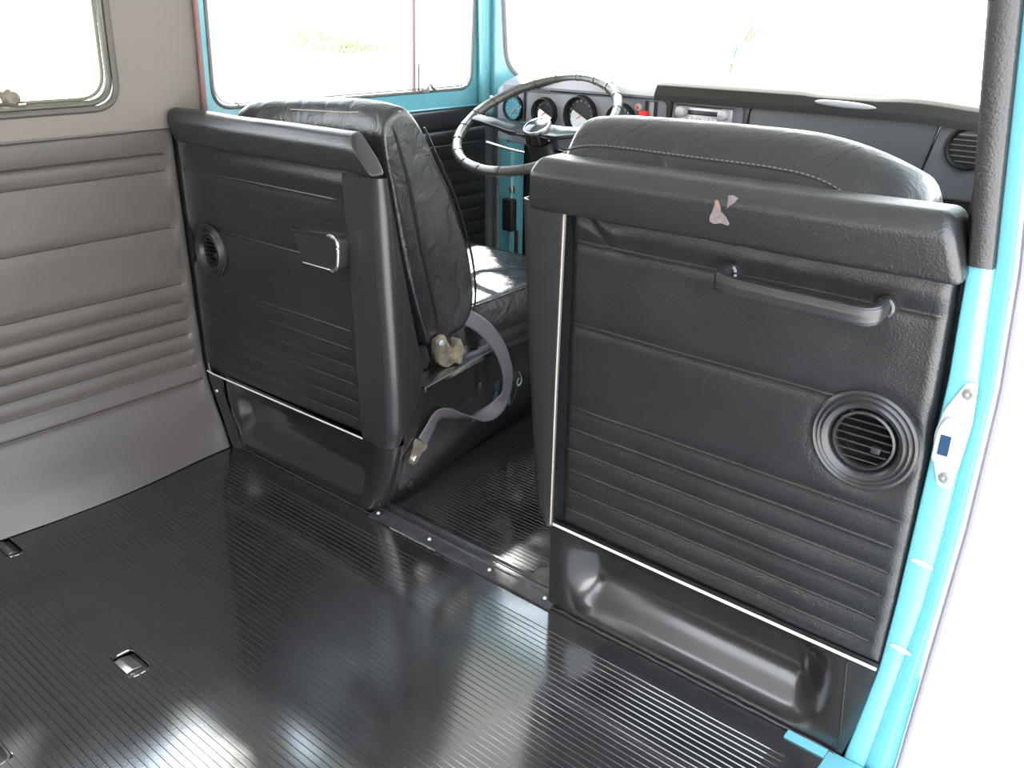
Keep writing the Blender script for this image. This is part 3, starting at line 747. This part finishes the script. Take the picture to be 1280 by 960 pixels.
# hinge bracket
hb = B().add(*prism(roundpoly([(.150, .335), (.176, .342), (.186, .320), (.200, .305), (.212, .318), (.222, .300), (.208, .275), (.180, .270), (.160, .285)], .006, 4), 'x', .560, .572))
hb.add(*prism(roundpoly([(.205, .325), (.212, .326), (.224, .300), (.215, .272), (.207, .272)], .003, 3), 'x', .560, .580))
h_ = hb.out('recliner_hinge', 'brass', ds, bevel=.0015)
B().add(*lathe((.572, .166, .327), (1, 0, 0), [(0, .005), (.004, .0045), (.006, .002), (.0065, 0)], 20)).out('hinge_bolt', 'zinc', h_)
B().add(*prism(roundpoly([(.115, .330), (.140, .325), (.150, .290), (.140, .276), (.122, .282)], .004, 3), 'x', .545, .556)).out('inner_hinge_arm', 'metal', ds)
B().add(*box(.07, .55, .16, .64, .2665, .29)).out('seat_frame', 'metal', ds)

# =================================================================== SEAT BELT
sb = thing('seat_belt', 'mauve grey lap belt webbing looping down beside the driver seat to its floor anchor', 'seat belt', (.60, .07, .11))
cen = [(.552, .262, .352), (.575, .290, .325), (.592, .318, .280), (.598, .338, .220), (.596, .336, .170), (.594, .305, .145), (.593, .250, .143), (.594, .195, .165), (.596, .150, .188), (.600, .118, .192), (.602, .098, .176), (.602, .078, .156)]
wid = [(0, .5, .8), (.1, .5, .8), (0, .8, .55), (0, .95, .25), (0, .9, -.2), (.5, .4, -.7), (.9, .1, -.2), (.8, -.0, .5), (.5, -.25, .8), (.2, -.5, .8), (.1, -.75, .6), (0, -.8, .6)]
# ribbon
C_ = catmull(cen, 8); W_ = catmull(wid, 8); v = []; f = []
tw = [(.038 if i > 60 else .042) for i in range(len(C_))]
for i, (c_, w_) in enumerate(zip(C_, W_)):
    t_ = (C_[min(i+1, len(C_)-1)]-C_[max(i-1, 0)]).normalized(); w_ = w_-t_*w_.dot(t_); w_.normalize()
    for k in range(7): v.append(c_+w_*(.033*(k/6-.5))+t_.cross(w_)*(.0006 if k % 2 else 0))
for i in range(len(C_)-1):
    for k in range(6): f.append((i*7+k, i*7+k+1, (i+1)*7+k+1, (i+1)*7+k))
wb = link('webbing', v, f, 'webbing', sb, angle=60); md = wb.modifiers.new('t', 'SOLIDIFY'); md.thickness = .0012
zz = B()
for r_ in range(3):
    for k in range(6):
        b0 = Vector((.6035, .112-.0045*k, .188-.0055*k))+Vector((0, -.008+.008*r_, .006-.006*r_))*.9
        zz.add(*tube([b0, b0+Vector((0, .004, -.001))], .0007, 5, up=(1, 0, 0)))
zz.out('box_stitching', mat('dark thread', (.04, .03, .03), .7), wb)
ax_ = Vector((0, .62, .78)).normalized(); bx_ = Vector((1, 0, 0)).cross(ax_)
def pl2(a, b, x): return Vector((x+.002, .060, .148-.012))+ax_*a+bx_*b
ol = roundpoly([(-.022, -.010), (-.022, .010), (.010, .014), (.016, .020), (.026, .020), (.026, -.020), (.016, -.020), (.010, -.014)], .007, 4)
pv = [pl2(a, b, .5985) for a, b in ol]+[pl2(a, b, .6015) for a, b in ol]; n = len(ol)
anc = link('anchor_plate', pv, [tuple(range(n)), tuple(reversed(range(n, 2*n)))]+[(i, i+n, (i+1) % n+n, (i+1) % n) for i in range(n)], 'brass', sb)
B().add(*lathe(pl2(-.010, 0, .601), (1, 0, 0), [(0, .006), (.005, .006), (.0075, .004), (.008, 0)], 20)).out('anchor_bolt', 'steel', sb)

# =================================================================== PASSENGER SEAT
ps = thing('passenger_seat', 'black leatherette front passenger seat rising above the passenger partition', 'seat', (1.2, .3, .27))
loop = roundpoly([(.056, .33), (.052, .60), (.066, .736), (.104, .786), (.165, .788), (.205, .74), (.235, .60), (.25, .33)], [.02, .1, .05, .03, .035, .06, .1, .02], 7)
def lean2(x, z):
    e = max(0, (x-1.24)/.18); return (0, -.040*e*e*sm(.62, .78, z)-.012*sm(1.0, 1.4, x)*0-.006*max(0, (.98-x)/.06))
pb = link('backrest', *cushion(loop, .915, 1.426, .034, cuts=26, bulge=.004, lean=lean2), 'seat', ps, angle=60)
def surf_y(z): return interp(z, [(.60, .049), (.742, .058), (.765, .080)])
s1 = catmull([(.935, .062, .745), (1.0, .0495, .757), (1.15, .048, .757), (1.25, .049, .756), (1.308, .050, .750), (1.350, .053, .732), (1.380, .060, .700)], 10)
stitches('rear_stitching', s1, pb, .0008, .004, .003, up=(0, 1, 0))
B().add(*tube([Vector(p)+Vector((0, .001, -.0025)) for p in s1], .0013, 6, up=(0, 1, 0))).out('rear_seam', 'black', pb)
s2 = catmull([(1.308, .050, .750), (1.316, .064, .764), (1.326, .086, .777), (1.333, .115, .781)], 8)
stitches('corner_stitching', s2, pb, .0009, .005, .003, up=(0, 1, 0), m='black')
cl2 = roundpoly([(.23, .285), (.23, .375), (.62, .385), (.665, .36), (.665, .285)], [.01, .02, .03, .03, .01], 5)
link('cushion', *cushion(cl2, .97, 1.45, .022, bulge=.008), 'seat', ps, angle=60)
B().add(*box(.99, 1.44, .12, .64, .262, .34)).out('seat_frame', 'metal', ps)

# =================================================================== DASHBOARD
db = thing('dashboard', 'dark grey dashboard with round dials, radio and glove box below the windscreen', 'dashboard', (.72, .9, .5))
DY = .85
def dface(x, z): # face plane slightly raked
    return DY-(z-.72)*.12
shell = B().add(*prism([(DY+.012, .60), (DY-.001, .69), (DY-.003, .752), (.90, .768), (1.02, .76), (1.06, .60)], 'x', .145, 1.33))
shell.out('dash_body', 'dash', db, bevel=.004)
# left pod & right pod rounded ends
B().add(*tube([(.145, .90, .61), (.145, .896, .725), (.145, .896, .736), (.145, .896, .744), (.145, .896, .748)], [.045, .045, .042, .034, .02], 20, up=(0, 1, 0))).out('left_end', 'dash', db)
B().add(*tube([(1.33, .90, .61), (1.33, .895, .745)], .045, 20)).out('right_end', 'dash', db)
# instrument plate
ip = roundpoly([(.232, .640), (.232, .735), (.628, .742), (.640, .735), (.640, .640)], .012, 4)
link('instrument_plate', *prism(ip, 'y', DY-.010, DY+.002), 'dash', db, bevel=.002)
for xs_ in (.222, .648): B().add(*tube([(xs_, DY-.008, .62), (xs_+.004, DY-.010, .745)], .004, 8)).out('plate_edge', 'black', db)
B().add(*tube([(.31, DY-.012, .742), (.62, DY-.012, .745)], .002, 8)).out('plate_lip', 'gloss', db)
def dial(x, z, r, face, parent=db, depth=.018, nm='gauge'):
    b = B().add(*lathe((x, DY-.026, z), (0, 1, 0), [(r+.004, .018), (r+.002, -.001), (r, -.002), (r-.001, .0), (r-.004, .0145)], 40))
    d = b.out(nm, 'black', parent, angle=50)
    B().add(*lathe((x, DY-.026, z), (0, 1, 0), [(r-.003, .0145), (0, .0145)], 40)).out('dial_face', face, d)
    return d
for (x, z, r) in ((.294, .690, .033), (.405, .692, .043), (.522, .690, .035)):
    d = dial(x, z, r, 'dialdark')
    tk = B()
    for k in range(13):
        a = math.radians(225-270*k/12); q = r-.010
        tk.add(*box(x+q*math.cos(a)-.0008, x+q*math.cos(a)+.0008, DY-.0135, DY-.0115, z+q*math.sin(a)-.002, z+q*math.sin(a)+.002))
    tk.out('scale_marks', 'zinc', d, smooth=False)
    B().add(*tube([(x, DY-.0135, z), (x-.5*r, DY-.0135, z-.4*r)], .0012, 6)).out('needle', 'redmark', d)
    # tilted opaque disc whose pale colour paints the glare on the dial glass
    B().add(*lathe((x+.004, DY-.0115, z-.004), (-.10, 1, -.20), [(r*.78, 0), (0, 0)], 36)).out('lens', 'lens', d)
b = B().add(*lathe((.183, DY-.006, .692), (0, 1, 0), [(.034, .008), (.033, -.003), (.029, -.006), (.027, -.002), (.026, .006)], 40)); d = b.out('clock_bezel', 'gloss', db, angle=50)
B().add(*lathe((.183, DY-.006, .692), (0, 1, 0), [(.027, .001), (0, .001)], 40)).out('dial_face', 'dial', d)
tk = B()
for k in range(12):
    a = 2*PI*k/12; tk.add(*box(.183+.019*math.cos(a)-.0014, .183+.019*math.cos(a)+.0014, DY-.0068, DY-.0045, .692+.019*math.sin(a)-.0018, .692+.019*math.sin(a)+.0018))
tk.out('scale_marks', 'zinc', d, smooth=False)
B().add(*tube([(.178, DY-.0075, .680), (.192, DY-.0075, .690)], .0014, 6)).out('needle', 'redmark', d)
# levers
B().add(*lathe((.566, DY-.010, .722), (0, -1, 0), [(0, .006), (.006, .006), (.0085, .004), (.009, 0)], 24)).out('switch_knob', 'knob', db)
B().add(*lathe((.566, DY-.016, .722), (0, -1, 0), [(0, .001), (.004, .0005), (.0042, 0)], 20)).out('switch_mark', 'red', db)
for xx, w in ((.588, .004), (.612, .005)): B().add(*box(xx-w, xx+w, DY-.0115, DY-.009, .66, .738)).out('lever_slot', 'black', db)
B().add(*box(.576, .596, DY-.026, DY-.010, .704, .716)).out('heater_lever', 'red', db, bevel=.003)
B().add(*box(.597, .608, DY-.013, DY-.010, .675, .735)).out('lever_plate', 'cowl', db, bevel=.001)
# radio
rp_ = roundpoly([(.655, .640), (.655, .730), (.668, .752), (.815, .752), (.828, .740), (.828, .640)], .008, 4)
link('radio_surround', *prism(rp_, 'y', DY-.010, DY+.002), 'dash', db, bevel=.003)
rd = B().add(*box(.672, .808, DY-.017, DY-.008, .690, .733)).out('radio', 'radio', db, bevel=.002)
B().add(*box(.700, .772, DY-.0185, DY-.016, .717, .727)).out('display', 'dialdark', rd, bevel=.0008)
B().add(*tube([(.670, DY-.0175, .689), (.670, DY-.0175, .735), (.810, DY-.0175, .735), (.810, DY-.0175, .689)], .0018, 8, up=(0, 1, 0))).out('chrome_frame', 'chrome', rd)
for xk in (.686, .790):
    B().add(*lathe((xk, DY-.017, .723), (0, -1, 0), [(0, .020), (.006, .0195), (.0105, .016), (.012, .008), (.0115, 0)], 28)).out('knob', 'knob', rd)
for k in range(7): B().add(*box(.703+.0105*k, .711+.0105*k, DY-.021, DY-.016, .704, .711)).out('push_button', 'white', rd, bevel=.001)
# glove box lid
gp = roundpoly([(.842, .600), (.842, .735), (.858, .752), (1.225, .756), (1.232, .742), (1.200, .600)], [.01, .02, .02, .02, .02, .01], 5)
lid = link('glove_box_lid', *prism(gp, 'y', DY-.012, DY+.002), 'glove', db, bevel=.004)
B().add(*tube([(x, DY-.013, z) for x, z in [(.842, .62), (.843, .735), (.858, .753), (1.05, .7545), (1.222, .7565), (1.232, .745), (1.205, .62)]], .0022, 8, up=(0, 1, 0))).out('lid_bead', 'gloss', lid)
B().add(*box(.99, 1.11, DY-.018, DY-.010, .752, .757)).out('lid_catch', 'steel', lid, bevel=.001)
# right end vent
vt = B().add(*lathe((1.283, DY-.004, .700), (0, 1, 0), [(.041, .006), (.040, -.006), (.036, -.008), (.033, -.004), (.031, .002), (0, .002)], 40)).out('face_vent', 'black', db, angle=50)
for k in range(6):
    dz = (k-2.5)*.0098; hw = math.sqrt(.031**2-dz*dz)
    B().add(*box(1.283-hw, 1.283+hw, DY-.007, DY-.005, .700+dz-.0009, .700+dz+.0009)).out('slat', 'steel', vt)
# top pad and cowls
tp = B().add(*solid(grid(lin(.615, 1.33, 30), lin(0, 1, 10), lambda x, u: Vector((x, DY-.028+.09*u, .7545+.026*math.sin(min(1, u*5)*PI/2)-.010*sm(1.17, 1.33, x)-(.006*sm(.95, .99, x)*(1-sm(1.11, 1.15, x))*math.sin(u*PI))))), (0, 0, -.014)))
tp = tp.out('top_pad', 'dashtop', db, bevel=.002)
gv_ = [Vector((1.05+.062*math.cos(a)*math.cos(b2), DY-.0275-.005*math.sin(b2), .763-.002*math.cos(a)*math.cos(b2)+.0065*math.sin(a)*math.cos(b2))) for b2 in lin(0, PI/2*.98, 6) for a in [2*PI*k/32 for k in range(32)]]
link('grab_recess', gv_, [(i*32+k, i*32+(k+1) % 32, (i+1)*32+(k+1) % 32, (i+1)*32+k) for i in range(5) for k in range(32)]+[tuple(range(160, 192))], 'cowl', tp)
cw = solid(grid(lin(.20, .632, 24), lin(0, 1, 8), lambda x, u: Vector((x-(.016*u if x > .625 else 0), DY-.020+.06*u, .750+(.040*math.sin(min(1, u*1.3)*PI/2))*sm(.19, .33, x)))), (0, 0.004, -.006))
link('instrument_cowl', *cw, 'cowl', db, angle=60)

# =================================================================== STEERING
CW = Vector((.386, .684, .685)); T_ = math.radians(27.4); RW = .1945
eu = Vector((1, 0, 0)); ev = Vector((0, math.cos(T_), math.sin(T_))); en = Vector((0, -math.sin(T_), math.cos(T_)))
def wp(a, r=RW, h=0): return CW+eu*r*math.cos(a)+ev*r*math.sin(a)+en*h
sw = thing('steering_wheel', 'black wrapped steering wheel with glossy flat spokes and round horn button', 'steering wheel', tuple(CW))
rim_r = [.0115+.0009*max(0, math.sin(a*21))**8+.0004*math.sin(a*13) for a in [2*PI*k/240 for k in range(240)]]
rim = link('rim', *tube([wp(2*PI*k/240) for k in range(240)], rim_r, 16, closed=True, up=tuple(en)), 'wheel', sw, angle=60)
for k in range(21):
    wr = B()
    a = 2*PI*(k+.3)/21; c0 = wp(a); t_ = (wp(a+.01)-wp(a-.01)).normalized(); rad = (c0-CW).normalized()
    wr.add(*tube([c0+(rad*math.cos(q)+en*math.sin(q))*.0124+t_*.006*math.sin(q) for q in lin(0, 2*PI, 20)], .0009, 5, up=tuple(t_)))
    wr.out('lacing_turn', 'black', rim)

HC = CW-en*.030
def spoke(a0, w0, w1):
    secs = []
    for r_, h, w, th_ in ((.020, -.024, w0, .010), (.07, -.022, w0*.95, .009), (.12, -.012, w0*.7, .008), (.165, -.004, w1, .007), (.190, 0, w1, .007)):
        c0 = CW+eu*r_*math.cos(a0)+ev*r_*math.sin(a0)+en*h; tn = -eu*math.sin(a0)+ev*math.cos(a0)
        secs.append([c0+tn*w+en*0, c0+tn*w*.8+en*th_, c0-tn*w*.8+en*th_, c0-tn*w+en*0, c0-tn*w*.7-en*.004, c0+tn*w*.7-en*.004])
    v = [p for s_ in secs for p in s_]; f = []
    for i in range(4):
        for k in range(6): f.append((i*6+k, i*6+(k+1) % 6, (i+1)*6+(k+1) % 6, (i+1)*6+k))
    f += [tuple(range(6))[::-1], tuple(range(24, 30))]
    return link('spoke', v, f, 'gloss', sw, bevel=.0015)
spoke(math.radians(183), .026, .013); spoke(math.radians(-3), .026, .013)
B().add(*lathe(HC, tuple(en), [(.0, .026), (.020, .0255), (.030, .022), (.033, .017), (.034, .010), (.036, -.010), (.030, -.016)], 40)).out('hub', 'gloss', sw)
B().add(*lathe(HC, tuple(en), [(.030, .0235), (.0325, .0235), (.034, .020), (.034, .016)], 40)).out('horn_ring', 'steel', sw)
sc_ = thing('steering_column', 'black steering column with silver indicator stalk under the wheel', 'steering column', tuple(HC-en*.05))
B().add(*tube([HC-en*.016, HC-en*.07], .036, 24)).add(*tube([HC-en*.07, HC-en*.66], .020, 16)).out('column_tube', 'plastic', sc_)
B().add(*tube(catmull([(.400, .628, .624), (.352, .612, .632), (.307, .600, .6415)], 6), [.0030]*6+[.0038]*7, 10)).out('indicator_stalk', 'chrome', sc_)
B().add(*tube([HC-en*.040+eu*.03, HC-en*.030+eu*.10-ev*.02], .004, 8)).out('wiper_stalk', 'gloss', sc_)

# =================================================================== MIRROR ORNAMENT
mo = thing('hanging_ornament', 'cream and turquoise feather tassel hanging inside the windscreen', 'ornament', (.81, .80, .80))
def leafv(c, L, w, ang, y):
    dx, dz = math.cos(ang), math.sin(ang); pts = []
    for t, q in ((0, .1), (.25, .8), (.55, 1), (.85, .6), (1, .05)): pts.append((c[0]+dx*L*t-dz*w*q, c[1]+dz*L*t+dx*w*q))
    for t, q in ((.85, .6), (.55, 1), (.25, .8)): pts.append((c[0]+dx*L*t+dz*w*q, c[1]+dz*L*t-dx*w*q))
    return prism(pts, 'y', y-.0008, y+.0008)
B().add(*leafv((.829, .865), .052, .0035, math.radians(62), .80)).add(*leafv((.834, .867), .045, .003, math.radians(48), .803)).out('feather', 'feather', mo)
B().add(*leafv((.806, .805), .035, .0028, math.radians(78), .80)).out('feather', 'feather', mo)
B().add(*tube(catmull([(.813, .8, .838), (.815, .8, .848), (.818, .8, .862)], 4), .0022, 8, up=(0, 1, 0))).out('bead_string', 'turq', mo)
B().add(*tube([(.812, .8, .838), (.818, .8, .862), (.84, .8, .90), (.855, .80, 1.0), (.86, .80, 1.19)], .0006, 5, up=(0, 1, 0))).out('cord', 'thread', mo)

# =================================================================== OUTSIDE
gz = -.45
gr_ = link('ground', [(-60, -60, gz), (60, -60, gz), (60, 60, gz), (-60, 60, gz)], [(0, 1, 2, 3)], 'ground', smooth=False); struct(gr_)
def bush(name, label, cat, cx, cy, base, rx, ry, rz, n, leaf, seed, trunk=0):
    random.seed(seed); t = thing(name, label, cat, (cx, cy, base))
    b = B()
    for k in range(n):
        while True:
            p = Vector([random.uniform(-1, 1) for _ in range(3)])
            if .35 < p.length < 1: break
        c0 = Vector((cx+p.x*rx, cy+p.y*ry, base+trunk+rz+p.z*rz))
        a = Vector([random.gauss(0, 1) for _ in range(3)]).normalized(); w = a.cross(Vector([random.gauss(0, 1) for _ in range(3)])).normalized()
        b.add([c0-a*leaf, c0+w*leaf*.45, c0+a*leaf, c0-w*leaf*.45], [(0, 1, 2, 3)])
    b.out('foliage', 'leaf', t, smooth=False)
    B().add(*tube([(cx, cy, base-.0), (cx+.1, cy, base+trunk+rz*.8)], [.22 if trunk else .05, .12 if trunk else .03], 10)).out('trunk', 'bark', t)
    return t
bush('tree', 'sunlit leafy tree far beyond the windscreen, at its upper right', 'tree', .6, 26, gz, 4.2, 3, 1.6, 2600, .16, 3, 1.6)
bush('hedge', 'low hedge outside, seen through the driver door window', 'hedge', -22, 19, gz, 3.2, 1.2, .45, 1600, .10, 5)
bush('shrub', 'small shrub outside, seen through the left side window', 'shrub', -16, 4.5, gz, .8, .8, .5, 700, .08, 9)

# =================================================================== LIGHT, WORLD, CAMERA
w = bpy.data.worlds.new('sky'); SC.world = w; w.use_nodes = True
nt = w.node_tree; bg = nt.nodes['Background']
tcn = nt.nodes.new('ShaderNodeTexCoord'); sep = nt.nodes.new('ShaderNodeSeparateXYZ'); rmp = nt.nodes.new('ShaderNodeValToRGB')
nt.links.new(tcn.outputs['Generated'], sep.inputs[0]); nt.links.new(sep.outputs['Z'], rmp.inputs['Fac'])
rmp.color_ramp.elements[0].color = (1, .99, .97, 1); rmp.color_ramp.elements[1].color = (.78, .87, 1, 1); rmp.color_ramp.elements[1].position = .6
nt.links.new(rmp.outputs['Color'], bg.inputs['Color']); bg.inputs['Strength'].default_value = 9.5
sd = bpy.data.lights.new('sun', 'SUN'); sd.energy = 38; sd.angle = math.radians(2.); sd.color = (1, .96, .88)
so = bpy.data.objects.new('sun', sd); COL.objects.link(so)
dirv = Vector((-.50, .44, .64)).normalized(); so.rotation_euler = dirv.to_track_quat('Z', 'Y').to_euler(); so.location = dirv*5

cam = bpy.data.cameras.new('camera'); co = bpy.data.objects.new('camera', cam); COL.objects.link(co); SC.camera = co
cam.sensor_fit = 'HORIZONTAL'; cam.sensor_width = 36; cam.lens = 36*1098.3/1280; cam.clip_start = .02; cam.clip_end = 300
yaw, pit, rol = map(math.radians, (39.54840668, 23.11370002, .75541356))
fw = Vector((-math.sin(yaw)*math.cos(pit), math.cos(yaw)*math.cos(pit), -math.sin(pit)))
r0 = Vector((math.cos(yaw), math.sin(yaw), 0)); u0 = r0.cross(fw)
Rv = r0*math.cos(rol)+u0*math.sin(rol); Uv = -r0*math.sin(rol)+u0*math.cos(rol)
mt = Matrix((Rv, Uv, -fw)).transposed().to_4x4(); mt.translation = Vector((1.70298467, -.98548164, .92839014)); co.matrix_world = mt
SC.view_settings.view_transform = 'Standard'; SC.view_settings.look = 'None'; SC.view_settings.gamma = 1
SC.view_settings.exposure = 0; SC.view_settings.use_curve_mapping = False
